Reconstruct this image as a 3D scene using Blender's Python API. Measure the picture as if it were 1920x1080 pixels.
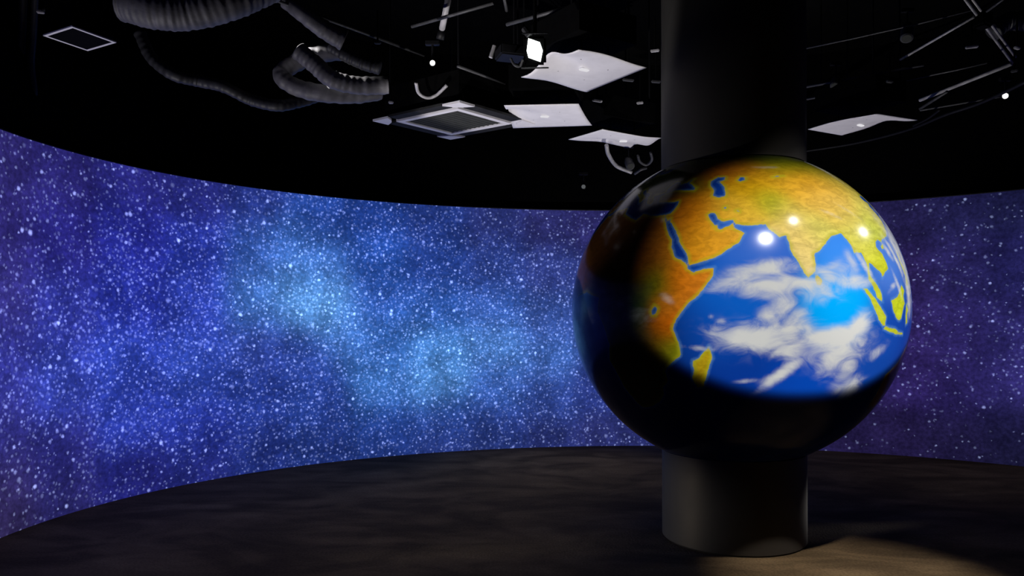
import bpy, bmesh, math, random
import numpy as np
from mathutils import Vector, Matrix

for o in list(bpy.data.objects):
    bpy.data.objects.remove(o)
scene = bpy.context.scene
C = scene.collection
random.seed(7)

# ------------------------------------------------------------------ camera
F, CX, YH, EYE, ROLL = 1400.0, 957.0, 607.0, 1.5, math.radians(0.15)
cam = bpy.data.cameras.new('camera')
cam.sensor_width = 36.0
cam.lens = F / 1920.0 * 36.0
cam.shift_x = (960 - CX) / 1920.0
cam.shift_y = (YH - 540) / 1920.0
cam.clip_end = 100
camo = bpy.data.objects.new('camera', cam)
camo.matrix_world = Matrix.Translation((0, 0, EYE)) @ Matrix.Rotation(math.pi / 2, 4, 'X') @ Matrix.Rotation(-ROLL, 4, 'Z')
C.objects.link(camo)
scene.camera = camo

# ------------------------------------------------------------------ world, exposure
w = bpy.data.worlds.new('world')
scene.world = w
w.use_nodes = True
w.node_tree.nodes['Background'].inputs[0].default_value = (0.0, 0.0, 0.0, 1)
w.node_tree.nodes['Background'].inputs[1].default_value = 0.0
vs = scene.view_settings
vs.view_transform = 'Standard'
vs.look = 'None'
vs.gamma = 1.0
vs.use_curve_mapping = False
vs.exposure = 0.0


def spot(name, loc, target, power, size_deg, blend, color=(1, 1, 1), radius=0.05):
    d = bpy.data.lights.new(name, 'SPOT')
    d.energy = power
    d.spot_size = math.radians(size_deg)
    d.spot_blend = blend
    d.color = color
    d.shadow_soft_size = radius
    o = bpy.data.objects.new(name, d)
    o.location = loc
    o.rotation_euler = (Vector(target) - Vector(loc)).to_track_quat('-Z', 'Y').to_euler()
    C.objects.link(o)
    return o


GC = Vector((1.557, 5.253, 1.594))          # globe centre
GR, GRZ = 1.1195, 1.089                     # globe radii


# projectors that throw the picture onto the globe: each is warped and balanced to the ball, so its
# beam carries more light where it meets the ball at a slant and ends where its picture ends
PROJ = [
    # location, aim, power, cone, radius, picture centre (lon, lat), picture full to / gone at (degrees)
    (Vector((1.94, 1.88, 4.55)), GC, 3000, 44, 0.004, (88, 1), 37, 66),
    (Vector((2.70, 3.25, 4.15)), GC, 400, 50, 0.004, (112, 24), 20, 52),
    (Vector((5.00, 4.86, 3.75)), GC, 110, 40, 0.004, (130, 24), 25, 50),
    (Vector((-2.30, 5.90, 4.30)), GC, 900, 44, 0.004, (-34, -4), 14, 44),
]
# added floor lamps, unseen, that brighten the ceiling equipment from below
UPL = [
    (Vector((-1.50, 3.60, 0.16)), Vector((0.15, 5.75, 3.3)), 500, 33, 0.25),
    (Vector((-3.40, 4.72, 0.16)), Vector((-1.75, 5.05, 3.45)), 150, 62, 0.6),
    (Vector((2.05, 6.95, 0.14)), Vector((2.0, 7.0, 3.3)), 190, 104, 0.35),
]
LOW = [  # low lamps added out of view to lighten the pedestal and column sides
    (Vector((-3.38, 4.45, 0.24)), Vector((1.45, 5.2, 0.22)), 260, 13, 1.0),
    (Vector((-3.34, 4.20, 0.24)), Vector((1.40, 5.2, 2.80)), 170, 15, 1.0),
    (Vector((5.00, 6.05, 0.24)), Vector((1.70, 5.25, 0.22)), 230, 14, 1.0),
]
GROT = math.radians(-162.42)


def projector(loc, aim, power, cone, radius, pic, a_full, a_gone):
    o = spot('projector_light', loc, aim, power, cone, 0.1, (1.0, 0.98, 0.95), radius)
    o.data.use_nodes = True
    tr = o.data.node_tree
    N = lambda k, op: (lambda nd: (setattr(nd, 'operation', op), nd)[1])(tr.nodes.new(k))

    def link(sock, v):
        if isinstance(v, bpy.types.NodeSocket):
            tr.links.new(v, sock)
        else:
            sock.default_value = v

    def vm(op, a, b=None, out=0):
        nd = N('ShaderNodeVectorMath', op)
        link(nd.inputs[0], a)
        if b is not None:
            link(nd.inputs[3 if op == 'SCALE' else 1], b)
        return nd.outputs['Value'] if out else nd.outputs[0]

    def mt(op, a, b=None):
        nd = N('ShaderNodeMath', op)
        link(nd.inputs[0], a)
        if b is not None:
            link(nd.inputs[1], b)
        return nd.outputs[0]

    cl = GC - Vector(loc)                                # from the projector to the ball's centre
    lo, la = math.radians(pic[0]) + GROT, math.radians(pic[1])
    pc = Vector((math.cos(la) * math.cos(lo), math.cos(la) * math.sin(lo), math.sin(la)))
    dr = vm('NORMALIZE', tr.nodes.new('ShaderNodeNewGeometry').outputs['Incoming'])   # along the beam
    S1 = Vector((1 / GR, 1 / GR, 1 / GRZ)); cs = cl * S1
    ds = vm('MULTIPLY', dr, tuple(S1))
    a = vm('DOT_PRODUCT', ds, ds, 1)
    b = vm('DOT_PRODUCT', ds, tuple(cs), 1)
    disc = mt('SUBTRACT', mt('MULTIPLY', b, b), mt('MULTIPLY', a, cs.length_squared - 1.0))
    dist = mt('DIVIDE', mt('SUBTRACT', b, mt('SQRT', mt('MAXIMUM', disc, 0.0))), a)
    hit = vm('SUBTRACT', vm('SCALE', dr, dist), tuple(cl))
    n_ = vm('NORMALIZE', vm('MULTIPLY', hit, tuple(S1 * S1)))
    nl = mt('MULTIPLY', vm('DOT_PRODUCT', n_, dr, 1), -1.0)
    ang = mt('ARCCOSINE', vm('DOT_PRODUCT', n_, tuple(pc), 1))
    mr = tr.nodes.new('ShaderNodeMapRange'); mr.interpolation_type = 'SMOOTHSTEP'
    link(mr.inputs[0], ang); mr.inputs[1].default_value = math.radians(a_full); mr.inputs[2].default_value = math.radians(a_gone)
    mr.inputs[3].default_value = 1.0; mr.inputs[4].default_value = 0.0
    ed = tr.nodes.new('ShaderNodeMapRange'); ed.interpolation_type = 'SMOOTHSTEP'
    link(ed.inputs[0], nl); ed.inputs[1].default_value = 0.08; ed.inputs[2].default_value = 0.14
    ed.inputs[3].default_value = 0.0; ed.inputs[4].default_value = 1.0
    gain = mt('DIVIDE', mt('MULTIPLY', dist, dist), mt('MULTIPLY', mt('MAXIMUM', nl, 0.10), cl.length_squared))
    # lower edge of the picture
    lw = tr.nodes.new('ShaderNodeMapRange'); lw.interpolation_type = 'SMOOTHSTEP'
    link(lw.inputs[0], vm('DOT_PRODUCT', n_, (0.0, 0.0, 1.0), 1)); lw.inputs[1].default_value = -0.53; lw.inputs[2].default_value = -0.43
    lw.inputs[3].default_value = 0.0; lw.inputs[4].default_value = 1.0
    st = mt('MULTIPLY', mt('MULTIPLY', mt('MULTIPLY', gain, mr.outputs[0]), ed.outputs[0]), lw.outputs[0])
    em = [nd for nd in tr.nodes if nd.type == 'EMISSION'][0]
    tr.links.new(st, em.inputs['Strength'])
    return o


for args in PROJ:
    projector(*args)
for i, (l, t, p, s, b) in enumerate(UPL):
    spot('uplight_lamp', l, t, p, s, b, (1.0, 0.96, 0.97), 0.04)
for l, t, p, s, b in LOW:
    spot('low_spot_lamp', l, t, p, s, b, (1.0, 0.97, 0.95), 0.03)

# ------------------------------------------------------------------ helpers
_c, _s = math.cos(ROLL), math.sin(ROLL)


def ray(x, y):
    x0, y0 = x - CX, y - YH
    return Vector(((x0 * _c - y0 * _s) / F, 1.0, -(x0 * _s + y0 * _c) / F))


def P(x, y, z=None, d=None):
    """world point seen at photo position x, y: at height z, or at depth d"""
    r = ray(x, y)
    t = d if d is not None else (z - EYE) / r.z
    return Vector((0, 0, EYE)) + r * t


def obj(name, me, mat=None, parent=None, smooth=False):
    if isinstance(me, bmesh.types.BMesh):
        bm = me
        bmesh.ops.recalc_face_normals(bm, faces=bm.faces)
        me = bpy.data.meshes.new(name)
        bm.to_mesh(me)
        bm.free()
    o = bpy.data.objects.new(name, me)
    C.objects.link(o)
    if mat is not None and not me.materials:
        me.materials.append(mat)
    if smooth:
        for p in me.polygons:
            p.use_smooth = True
    if parent is not None:
        o.parent = parent
        o.matrix_parent_inverse = Matrix.Translation(-Vector(parent.location))
    return o


def tag(o, label, cat, group=None):
    o['label'] = label
    o['category'] = cat
    if group:
        o['group'] = group
    return o


def thing(name, label, cat, loc, group=None):
    o = bpy.data.objects.new(name, None)
    o.empty_display_size = 0.1
    o.location = loc
    C.objects.link(o)
    return tag(o, label, cat, group)


def catmull(pts, n=8):
    pts = [Vector(p) for p in pts]
    if len(pts) == 2:
        return [pts[0].lerp(pts[1], i / n) for i in range(n + 1)]
    e = [pts[0] * 2 - pts[1]] + pts + [pts[-1] * 2 - pts[-2]]
    out = []
    for i in range(1, len(e) - 2):
        for k in range(n):
            t = k / n
            a, b, c, d = e[i - 1], e[i], e[i + 1], e[i + 2]
            out.append(0.5 * ((2 * b) + (c - a) * t + (2 * a - 5 * b + 4 * c - d) * t * t + (3 * b - a - 3 * c + d) * t ** 3))
    out.append(pts[-1])
    return out


def tube(bm, path, rad, segs=10, cap=True):
    path = [Vector(p) for p in path]
    n = len(path)
    rings = []
    t0 = (path[1] - path[0]).normalized()
    up = Vector((0, 0, 1)) if abs(t0.z) < 0.9 else Vector((1, 0, 0))
    nrm = (up - t0 * up.dot(t0)).normalized()
    for i in range(n):
        t = (path[min(i + 1, n - 1)] - path[max(i - 1, 0)]).normalized()
        nrm = (nrm - t * nrm.dot(t)).normalized()
        b = t.cross(nrm)
        r = rad(i / (n - 1)) if callable(rad) else rad
        rings.append([bm.verts.new(path[i] + (nrm * math.cos(a) + b * math.sin(a)) * r)
                      for a in (2 * math.pi * k / segs for k in range(segs))])
    for i in range(n - 1):
        for k in range(segs):
            bm.faces.new((rings[i][k], rings[i][(k + 1) % segs], rings[i + 1][(k + 1) % segs], rings[i + 1][k]))
    if cap:
        bm.faces.new(rings[0][::-1])
        bm.faces.new(rings[-1])
    return bm


def prism(bm, poly, z0, z1):
    """vertical prism over a plan polygon (list of Vector xy)"""
    lo = [bm.verts.new((p[0], p[1], z0)) for p in poly]
    hi = [bm.verts.new((p[0], p[1], z1)) for p in poly]
    n = len(poly)
    bm.faces.new(lo[::-1])
    bm.faces.new(hi)
    for i in range(n):
        bm.faces.new((lo[i], lo[(i + 1) % n], hi[(i + 1) % n], hi[i]))
    return bm


def boxm(bm, cen, size, rot=None, bevel=0.0):
    m = Matrix.Translation(cen) @ (rot.to_4x4() if rot is not None else Matrix.Identity(4)) @ Matrix.Diagonal((*size, 1))
    r = bmesh.ops.create_cube(bm, size=1.0, matrix=m)
    if bevel:
        es = list({e for v in r['verts'] for e in v.link_edges})
        bmesh.ops.bevel(bm, geom=es, offset=bevel, segments=2, affect='EDGES')
    return bm


def cylm(bm, a, b, r0, r1=None, segs=20):
    r1 = r0 if r1 is None else r1
    return tube(bm, [a, b], lambda t: r0 + (r1 - r0) * t, segs)


def ball(bm, cen, r, sx=1, sy=1, sz=1, u=16, v=10):
    bmesh.ops.create_uvsphere(bm, u_segments=u, v_segments=v, radius=r,
                              matrix=Matrix.Translation(cen) @ Matrix.Diagonal((sx, sy, sz, 1)))
    return bm


def lin(c):
    return tuple(((x / 255) / 12.92 if x / 255 <= 0.04045 else ((x / 255 + 0.055) / 1.055) ** 2.4) for x in c)


# ------------------------------------------------------------------ node helper
class NT:
    def __init__(self, name):
        self.m = bpy.data.materials.new(name)
        self.m.use_nodes = True
        self.t = self.m.node_tree
        self.t.nodes.clear()
        self.out = self.t.nodes.new('ShaderNodeOutputMaterial')

    def n(self, kind, **kw):
        nd = self.t.nodes.new(kind)
        for k, v in kw.items():
            setattr(nd, k, v)
        return nd

    def set(self, sock, v):
        if isinstance(v, bpy.types.NodeSocket):
            self.t.links.new(v, sock)
        elif v is not None:
            if hasattr(sock.default_value, '__len__') and not hasattr(v, '__len__'):
                v = [v] * len(sock.default_value)
            if hasattr(v, '__len__') and len(v) == 3 and len(sock.default_value) == 4:
                v = (*v, 1)
            sock.default_value = v

    def math(self, op, a, b=None, c=None, clamp=False):
        nd = self.n('ShaderNodeMath', operation=op, use_clamp=clamp)
        self.set(nd.inputs[0], a)
        if b is not None:
            self.set(nd.inputs[1], b)
        if c is not None:
            self.set(nd.inputs[2], c)
        return nd.outputs[0]

    def vmath(self, op, a, b=None):
        nd = self.n('ShaderNodeVectorMath', operation=op)
        self.set(nd.inputs[0], a)
        if b is not None:
            self.set(nd.inputs[3 if op == 'SCALE' else 1], b)
        return nd.outputs[0]

    def sstep(self, x, lo, hi, a=0.0, b=1.0):
        nd = self.n('ShaderNodeMapRange', interpolation_type='SMOOTHSTEP')
        self.set(nd.inputs[0], x)
        self.set(nd.inputs[1], lo)
        self.set(nd.inputs[2], hi)
        self.set(nd.inputs[3], a)
        self.set(nd.inputs[4], b)
        return nd.outputs[0]

    def mix(self, f, a, b, mode='MIX'):
        nd = self.n('ShaderNodeMix', data_type='RGBA', blend_type=mode)
        self.set(nd.inputs[0], f)
        self.set(nd.inputs[6], a)
        self.set(nd.inputs[7], b)
        return nd.outputs[2]

    def noise(self, vec, scale, detail=4, rough=0.55, dist=0.0):
        nd = self.n('ShaderNodeTexNoise')
        self.set(nd.inputs['Vector'], vec)
        nd.inputs['Scale'].default_value = scale
        nd.inputs['Detail'].default_value = detail
        nd.inputs['Roughness'].default_value = rough
        nd.inputs['Distortion'].default_value = dist
        return nd.outputs[0]

    def attr(self, name):
        return self.n('ShaderNodeAttribute', attribute_name=name)

    def coord(self):
        return self.n('ShaderNodeTexCoord')

    def scalev(self, vec, s):
        nd = self.n('ShaderNodeMapping')
        self.set(nd.inputs[0], vec)
        nd.inputs['Scale'].default_value = s
        return nd.outputs[0]

    def principled(self, **kw):
        b = self.n('ShaderNodeBsdfPrincipled')
        for k, v in kw.items():
            self.set(b.inputs[k], v)
        self.t.links.new(b.outputs[0], self.out.inputs[0])
        return b

    def bump(self, h, strength, dist=0.02):
        nd = self.n('ShaderNodeBump')
        nd.inputs['Strength'].default_value = strength
        nd.inputs['Distance'].default_value = dist
        self.set(nd.inputs['Height'], h)
        return nd.outputs[0]


def simple(name, col, rough=0.6, metal=0.0, spec=0.5, var=0.25, nscale=12.0, bump=0.0):
    t = NT(name)
    co = t.coord().outputs['Object']
    nz = t.noise(co, nscale, 5)
    f = t.sstep(nz, 0.3, 0.7, 1 - var, 1 + var)
    c = t.vmath('SCALE', t.n('ShaderNodeRGB').outputs[0], f)
    t.t.nodes[-1] if False else None
    for nd in t.t.nodes:
        if nd.type == 'RGB':
            nd.outputs[0].default_value = (*col, 1)
    kw = {'Base Color': c, 'Roughness': rough, 'Metallic': metal, 'Specular IOR Level': spec}
    if bump:
        kw['Normal'] = t.bump(nz, bump)
    t.principled(**kw)
    return t.m


def emit(name, col, strength):
    t = NT(name)
    e = t.n('ShaderNodeEmission')
    e.inputs[0].default_value = (*col, 1)
    e.inputs[1].default_value = strength
    t.t.links.new(e.outputs[0], t.out.inputs[0])
    return t.m


M_black = simple('black_paint', (0.0016, 0.0016, 0.0017), 0.85, spec=0.05)
M_blackmetal = simple('black_metal', (0.006, 0.006, 0.007), 0.5, spec=0.2)
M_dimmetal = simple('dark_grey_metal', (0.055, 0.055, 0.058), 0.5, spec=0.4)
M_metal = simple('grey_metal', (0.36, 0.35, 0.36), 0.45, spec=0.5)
M_white = simple('white_plastic', (0.74, 0.72, 0.74), 0.5, var=0.04)
M_grille = simple('grey_grille', (0.048, 0.050, 0.046), 0.8, spec=0.08, var=0.1)
M_louver = simple('louver_grey', (0.022, 0.022, 0.022), 0.7, spec=0.08)
M_duct = simple('duct_fabric', (0.15, 0.145, 0.155), 0.55, var=0.3, nscale=9, bump=0.25)
M_ductmid = simple('grey_duct_fabric', (0.095, 0.092, 0.10), 0.6, var=0.3, nscale=9, bump=0.25)
M_ductdark = simple('dark_duct_fabric', (0.03, 0.03, 0.032), 0.55, var=0.3, nscale=9, bump=0.25)
M_lens = emit('lit_lens', (0.95, 1.0, 0.98), 6.0)
M_lamp = emit('lit_lamp', (1.0, 0.97, 0.92), 3.0)
M_dimlamp = emit('dim_lamp', (0.9, 0.95, 1.0), 0.10)


# ------------------------------------------------------------------ structure
def struct(name, bm, mat):
    o = obj(name, bm, mat)
    o['kind'] = 'structure'
    return o


ZC = 4.7
# floor: dark brown carpet
t = NT('carpet')
co = t.coord().outputs['Object']
n1 = t.noise(t.scalev(co, (0.8, 1.6, 1)), 1.8, 6, 0.6, 0.8)
n2 = t.noise(co, 60, 3)
n3 = t.noise(t.scalev(co, (1.0, 1.6, 1)), 0.9, 3, 0.5, 1.5)
f = t.math('MULTIPLY', t.sstep(n1, 0.3, 0.72, 0.78, 1.15), t.sstep(n2, 0.25, 0.75, 0.75, 1.2))
f = t.math('MULTIPLY', f, t.sstep(n3, 0.35, 0.65, 0.6, 1.15))
base = t.vmath('SCALE', t.mix(n1, (0.115, 0.084, 0.048), (0.140, 0.104, 0.062)), f)
t.principled(**{'Base Color': base, 'Roughness': 0.95, 'Specular IOR Level': 0.08, 'Normal': t.bump(n2, 0.3, 0.01)})
M_floor = t.m
X0, X1, Y0, Y1 = -6.0, 9.0, -3.5, 10.5
bm = bmesh.new(); boxm(bm, ((X0 + X1) / 2, (Y0 + Y1) / 2, -0.05), (X1 - X0, Y1 - Y0, 0.1)); struct('floor', bm, M_floor)
bm = bmesh.new(); boxm(bm, ((X0 + X1) / 2, (Y0 + Y1) / 2, ZC + 0.05), (X1 - X0, Y1 - Y0, 0.1)); struct('ceiling', bm, M_black)
bm = bmesh.new(); boxm(bm, ((X0 + X1) / 2, Y1 + 0.05, ZC / 2), (X1 - X0, 0.1, ZC)); struct('wall_back', bm, M_black)
bm = bmesh.new(); boxm(bm, ((X0 + X1) / 2, Y0 - 0.05, ZC / 2), (X1 - X0, 0.1, ZC)); struct('wall_front', bm, M_black)
bm = bmesh.new(); boxm(bm, (X0 - 0.05, (Y0 + Y1) / 2, ZC / 2), (0.1, Y1 - Y0, ZC)); struct('wall_left', bm, M_black)
bm = bmesh.new(); boxm(bm, (X1 + 0.05, (Y0 + Y1) / 2, ZC / 2), (0.1, Y1 - Y0, ZC)); struct('wall_right', bm, M_black)

# ------------------------------------------------------------------ curved screen
EX, EY, EA, EB, EH = 1.477, 5.214, 5.073, 3.941, 2.884
PH0, PH1, NU, NV = math.radians(-28), math.radians(212), 420, 48
phis = np.linspace(PH1, PH0, NU + 1)          # left to right
ex = EX + EA * np.cos(phis); ey = EY + EB * np.sin(phis)
arc = np.concatenate([[0], np.cumsum(np.hypot(np.diff(ex), np.diff(ey)))])


def on_screen(x, y):
    r = ray(x, y)
    a = r.x ** 2 / EA ** 2 + 1 / EB ** 2
    b = -(r.x * EX / EA ** 2 + EY / EB ** 2)
    c = EX ** 2 / EA ** 2 + EY ** 2 / EB ** 2 - 1
    tt = (-b + math.sqrt(max(b * b - a * c, 0))) / a
    ph = math.atan2((tt - EY) / EB, (tt * r.x - EX) / EA)
    if ph < -math.pi / 2:
        ph += 2 * math.pi
    return float(np.interp(-ph, -phis, arc)), EYE + r.z * tt


# picture on the screen: colour of the star cloud and how dense the stars are
SKY = [
    (10, 300, (50, 44, 118), .30), (10, 430, (52, 46, 128), .42), (10, 560, (60, 56, 145), .60), (10, 680, (56, 60, 165), .75),
    (10, 800, (52, 52, 140), .55), (10, 920, (52, 44, 104), .35), (10, 990, (52, 44, 88), .25),
    (110, 320, (44, 40, 118), .35), (110, 450, (44, 42, 138), .50), (110, 580, (50, 58, 165), .75), (110, 720, (54, 70, 182), .85),
    (110, 850, (46, 46, 132), .55), (110, 950, (40, 38, 100), .35),
    (250, 340, (42, 42, 128), .35), (250, 440, (38, 44, 150), .60), (250, 560, (40, 52, 165), .85), (250, 680, (48, 70, 185), .95),
    (250, 780, (44, 62, 172), .80), (250, 890, (36, 38, 122), .45),
    (380, 370, (40, 44, 128), .45), (380, 470, (40, 56, 165), .80), (380, 570, (46, 66, 178), .95), (380, 690, (50, 76, 186), .95),
    (380, 800, (40, 56, 160), .70), (380, 880, (36, 42, 122), .40),
    (480, 390, (40, 56, 140), .55), (480, 480, (56, 96, 190), .9), (480, 560, (70, 120, 208), 1.), (480, 650, (50, 72, 165), .75),
    (480, 740, (38, 60, 150), .70), (480, 850, (34, 50, 128), .55),
    (540, 470, (64, 112, 202), 1.), (555, 540, (86, 146, 220), 1.1), (610, 575, (92, 154, 224), 1.1), (600, 500, (66, 116, 205), 1.),
    (600, 410, (38, 72, 160), .75), (650, 620, (68, 120, 206), 1.), (580, 660, (44, 70, 160), .80), (600, 760, (40, 66, 152), .75), (600, 840, (34, 54, 128), .55),
    (700, 400, (34, 64, 148), .65), (700, 480, (42, 84, 178), .85), (700, 560, (46, 88, 180), .9), (720, 640, (56, 108, 196), 1.),
    (720, 720, (64, 118, 200), 1.), (720, 800, (38, 70, 156), .75), (720, 845, (34, 54, 124), .50),
    (820, 410, (36, 58, 134), .55), (820, 500, (40, 70, 156), .70), (820, 580, (48, 92, 180), .90), (820, 660, (74, 134, 212), 1.05),
    (830, 710, (80, 138, 212), 1.05), (840, 780, (42, 72, 156), .70), (840, 835, (38, 54, 122), .45),
    (930, 420, (42, 52, 118), .45), (930, 500, (46, 68, 148), .65), (930, 580, (54, 92, 178), .85), (930, 650, (76, 128, 206), 1.05),
    (930, 720, (58, 98, 184), .90), (930, 800, (42, 64, 142), .60), (930, 838, (38, 52, 116), .40),
    (1030, 420, (46, 48, 110), .40), (1030, 510, (50, 64, 138), .55), (1030, 600, (58, 88, 170), .85), (1030, 670, (66, 108, 192), .95),
    (1030, 740, (50, 74, 156), .70), (1030, 825, (42, 52, 118), .40),
    (1120, 410, (48, 46, 108), .35), (1120, 600, (54, 76, 155), .70), (1120, 720, (46, 62, 140), .60), (1130, 825, (44, 50, 112), .35),
    (1400, 420, (44, 42, 98), .30), (1400, 620, (50, 52, 122), .45), (1400, 820, (40, 38, 92), .30),
    (1690, 400, (38, 34, 80), 0.09), (1690, 520, (44, 34, 88), 0.13), (1700, 620, (52, 40, 104), 0.21), (1720, 700, (48, 36, 98), 0.17), (1680, 830, (34, 27, 68), 0.06),
    (1800, 380, (34, 33, 78), 0.09), (1800, 500, (40, 36, 90), 0.14), (1800, 620, (48, 40, 104), 0.20), (1800, 720, (42, 34, 92), 0.16), (1800, 830, (32, 27, 66), 0.05),
    (1900, 370, (28, 29, 68), 0.09), (1900, 500, (34, 33, 86), 0.15), (1890, 620, (44, 40, 102), 0.22), (1890, 710, (52, 46, 116), 0.27), (1900, 800, (30, 28, 68), 0.08), (1900, 855, (24, 23, 52), 0.04),
]
su = np.array([on_screen(a, b) for a, b, _, _ in SKY])
sc = np.array([(*lin(c), d) for _, _, c, d in SKY])
uu, vv = np.meshgrid(arc, np.linspace(0, EH, NV + 1))
uu, vv = uu.ravel(), vv.ravel()
d2 = (uu[:, None] - su[:, 0]) ** 2 + (vv[:, None] - su[:, 1]) ** 2
wt = np.exp(-d2 / (2 * 0.20 ** 2)) + 1e-4 / (d2 + 0.05) ** 2
wt /= wt.sum(1, keepdims=True)
sky = wt @ sc

verts = [(ex[i], ey[i], v) for v in np.linspace(0, EH, NV + 1) for i in range(NU + 1)]
faces = [(j * (NU + 1) + i, j * (NU + 1) + i + 1, (j + 1) * (NU + 1) + i + 1, (j + 1) * (NU + 1) + i)
         for j in range(NV) for i in range(NU)]
me = bpy.data.meshes.new('image_surface')
me.from_pydata(verts, [], faces)
a = me.attributes.new('sky', 'FLOAT_COLOR', 'POINT')
a.data.foreach_set('color', np.ascontiguousarray(sky, dtype=np.float32).ravel())
a = me.attributes.new('suv', 'FLOAT_VECTOR', 'POINT')
a.data.foreach_set('vector', np.ascontiguousarray(np.stack([uu, vv, uu * 0], 1), dtype=np.float32).ravel())

t = NT('starfield')
uv = t.attr('suv').outputs['Vector']
sk = t.attr('sky')
scol, dens = sk.outputs['Color'], sk.outputs['Alpha']
cloud = t.noise(uv, 2.6, 6, 0.6)
grain = t.noise(uv, 26, 3, 0.6)
mult = t.math('MULTIPLY', t.sstep(cloud, 0.32, 0.70, 0.62, 1.15), t.sstep(grain, 0.3, 0.75, 0.62, 1.12))
bg = t.vmath('SCALE', scol, mult)
dn = t.math('MULTIPLY', dens, t.sstep(cloud, 0.32, 0.68, 0.62, 1.25))


wn = t.n('ShaderNodeTexNoise')
t.set(wn.inputs['Vector'], uv)
wn.inputs['Scale'].default_value = 38
wn.inputs['Detail'].default_value = 2
wobble = t.vmath('SCALE', t.vmath('SUBTRACT', wn.outputs['Color'], (0.5, 0.5, 0.5)), 0.022)


def stars(scale, r0, k, gain, seed):
    mp = t.n('ShaderNodeMapping')
    t.set(mp.inputs[0], uv)
    mp.inputs['Location'].default_value = (seed * 3.7, seed * 1.3, 0)
    mp.inputs['Rotation'].default_value = (0, 0, seed)
    vo = t.n('ShaderNodeTexVoronoi', voronoi_dimensions='2D')
    t.set(vo.inputs['Vector'], t.vmath('ADD', mp.outputs[0], wobble))
    vo.inputs['Scale'].default_value = scale
    sp = t.n('ShaderNodeSeparateColor')
    t.set(sp.inputs[0], vo.outputs['Color'])
    r, g, b = sp.outputs
    rad = t.math('MULTIPLY', t.math('MULTIPLY_ADD', g, 0.7, 0.55), r0 * scale)
    inner = t.math('MULTIPLY', rad, 0.15)
    disc = t.sstep(vo.outputs['Distance'], inner, rad, 1.0, 0.0)
    on = t.math('LESS_THAN', r, t.math('MULTIPLY', dn, k))
    br = t.math('MULTIPLY_ADD', t.math('POWER', b, 2.0), 0.85, 0.15)
    return t.math('MULTIPLY', t.math('MULTIPLY', disc, on), t.math('MULTIPLY', br, gain))


s = stars(26, 0.0150, 0.85, 0.48, 0.3)
s = t.math('ADD', s, stars(19, 0.0165, 0.8, 0.66, 1.1))
s = t.math('ADD', s, stars(13, 0.0180, 0.66, 0.95, 2.3))
s = t.math('ADD', s, stars(8, 0.0205, 0.6, 1.25, 4.1))
s = t.math('ADD', s, stars(4.2, 0.025, 0.5, 1.6, 5.2))
starc = t.mix(0.5, t.vmath('SCALE', scol, 2.4), (0.50, 0.60, 1.0))
tot = t.vmath('ADD', bg, t.vmath('SCALE', starc, s))
em = t.n('ShaderNodeEmission')
t.set(em.inputs[0], tot)
em.inputs[1].default_value = 1.13
t.t.links.new(em.outputs[0], t.out.inputs[0])
M_sky = t.m

scr = thing('curved_screen', 'long curved screen wrapping the room, showing a blue star field', 'screen', (EX, EY + EB, 0))
obj('image_surface', me, M_sky, scr, smooth=True)


def shell(r_in, r_out, z0, z1, step=2):
    bm = bmesh.new()
    rows = []
    for ph in phis[::step]:
        c, s_ = math.cos(ph), math.sin(ph)
        row = []
        for rr, z in ((r_in, z0), (r_out, z0), (r_out, z1), (r_in, z1)):
            row.append(bm.verts.new((EX + (EA + rr) * c, EY + (EB + rr) * s_, z)))
        rows.append(row)
    for a_, b_ in zip(rows, rows[1:]):
        for k in range(4):
            bm.faces.new((a_[k], a_[(k + 1) % 4], b_[(k + 1) % 4], b_[k]))
    bm.faces.new(rows[0])
    bm.faces.new(rows[-1][::-1])
    return bm


obj('back_panel', shell(0.004, 0.08, 0.0, EH - 0.004), M_black, scr)
obj('top_edge', shell(0.0, 0.08, EH - 0.003, EH + 0.007), M_dimmetal, scr)
# dark fascia wall that stands above and behind the screen
bm = shell(0.09, 0.2, 0.0, ZC)
struct('wall_curved', bm, M_black)

# ------------------------------------------------------------------ column
t = NT('black_column_paint')
co = t.coord().outputs['Object']
nz = t.noise(co, 3, 4)
t.principled(**{'Base Color': t.mix(nz, (0.030, 0.029, 0.028), (0.036, 0.035, 0.034)), 'Roughness': t.sstep(nz, 0.3, 0.7, 0.52, 0.62), 'Specular IOR Level': 0.25, 'Specular Tint': (1.0, 0.8, 0.55)})
M_col = t.m
CXY = (1.562, 5.252)
CR = 0.488


def cyl(z_flat, sign, segs=96, bev=0.012):
    """round shaft from the flat end z_flat to the ball; the end that meets the ball is hollowed to fit it"""
    def ball_z(r):
        return GC.z + sign * (GRZ * math.sqrt(1 - (r / GR) ** 2) + 0.004)
    rr = [(CR - bev, z_flat), (CR, z_flat - sign * bev), (CR, ball_z(CR))]
    rr += [(CR * k / 6, ball_z(CR * k / 6)) for k in (5, 4, 3, 2, 1)]
    bm = bmesh.new()
    rings = [[bm.verts.new((CXY[0] + r * math.cos(2 * math.pi * k / segs), CXY[1] + r * math.sin(2 * math.pi * k / segs), z)) for k in range(segs)] for r, z in rr]
    for i in range(len(rr) - 1):
        for k in range(segs):
            bm.faces.new((rings[i][k], rings[i][(k + 1) % segs], rings[i + 1][(k + 1) % segs], rings[i + 1][k]))
    bm.faces.new(rings[0][::-1]); bm.faces.new(rings[-1])
    return bm


def sharp_ends(o):
    md = o.modifiers.new('edges', 'EDGE_SPLIT'); md.split_angle = math.radians(40)


o = obj('round_column', cyl(ZC, 1), M_col, None, True); sharp_ends(o)
tag(o, 'thick round black column rising from the globe to the ceiling', 'column')
o = obj('round_pedestal', cyl(0.0, -1), M_col, None, True); sharp_ends(o)
tag(o, 'short round black pedestal between the floor and the globe', 'pedestal')

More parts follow.
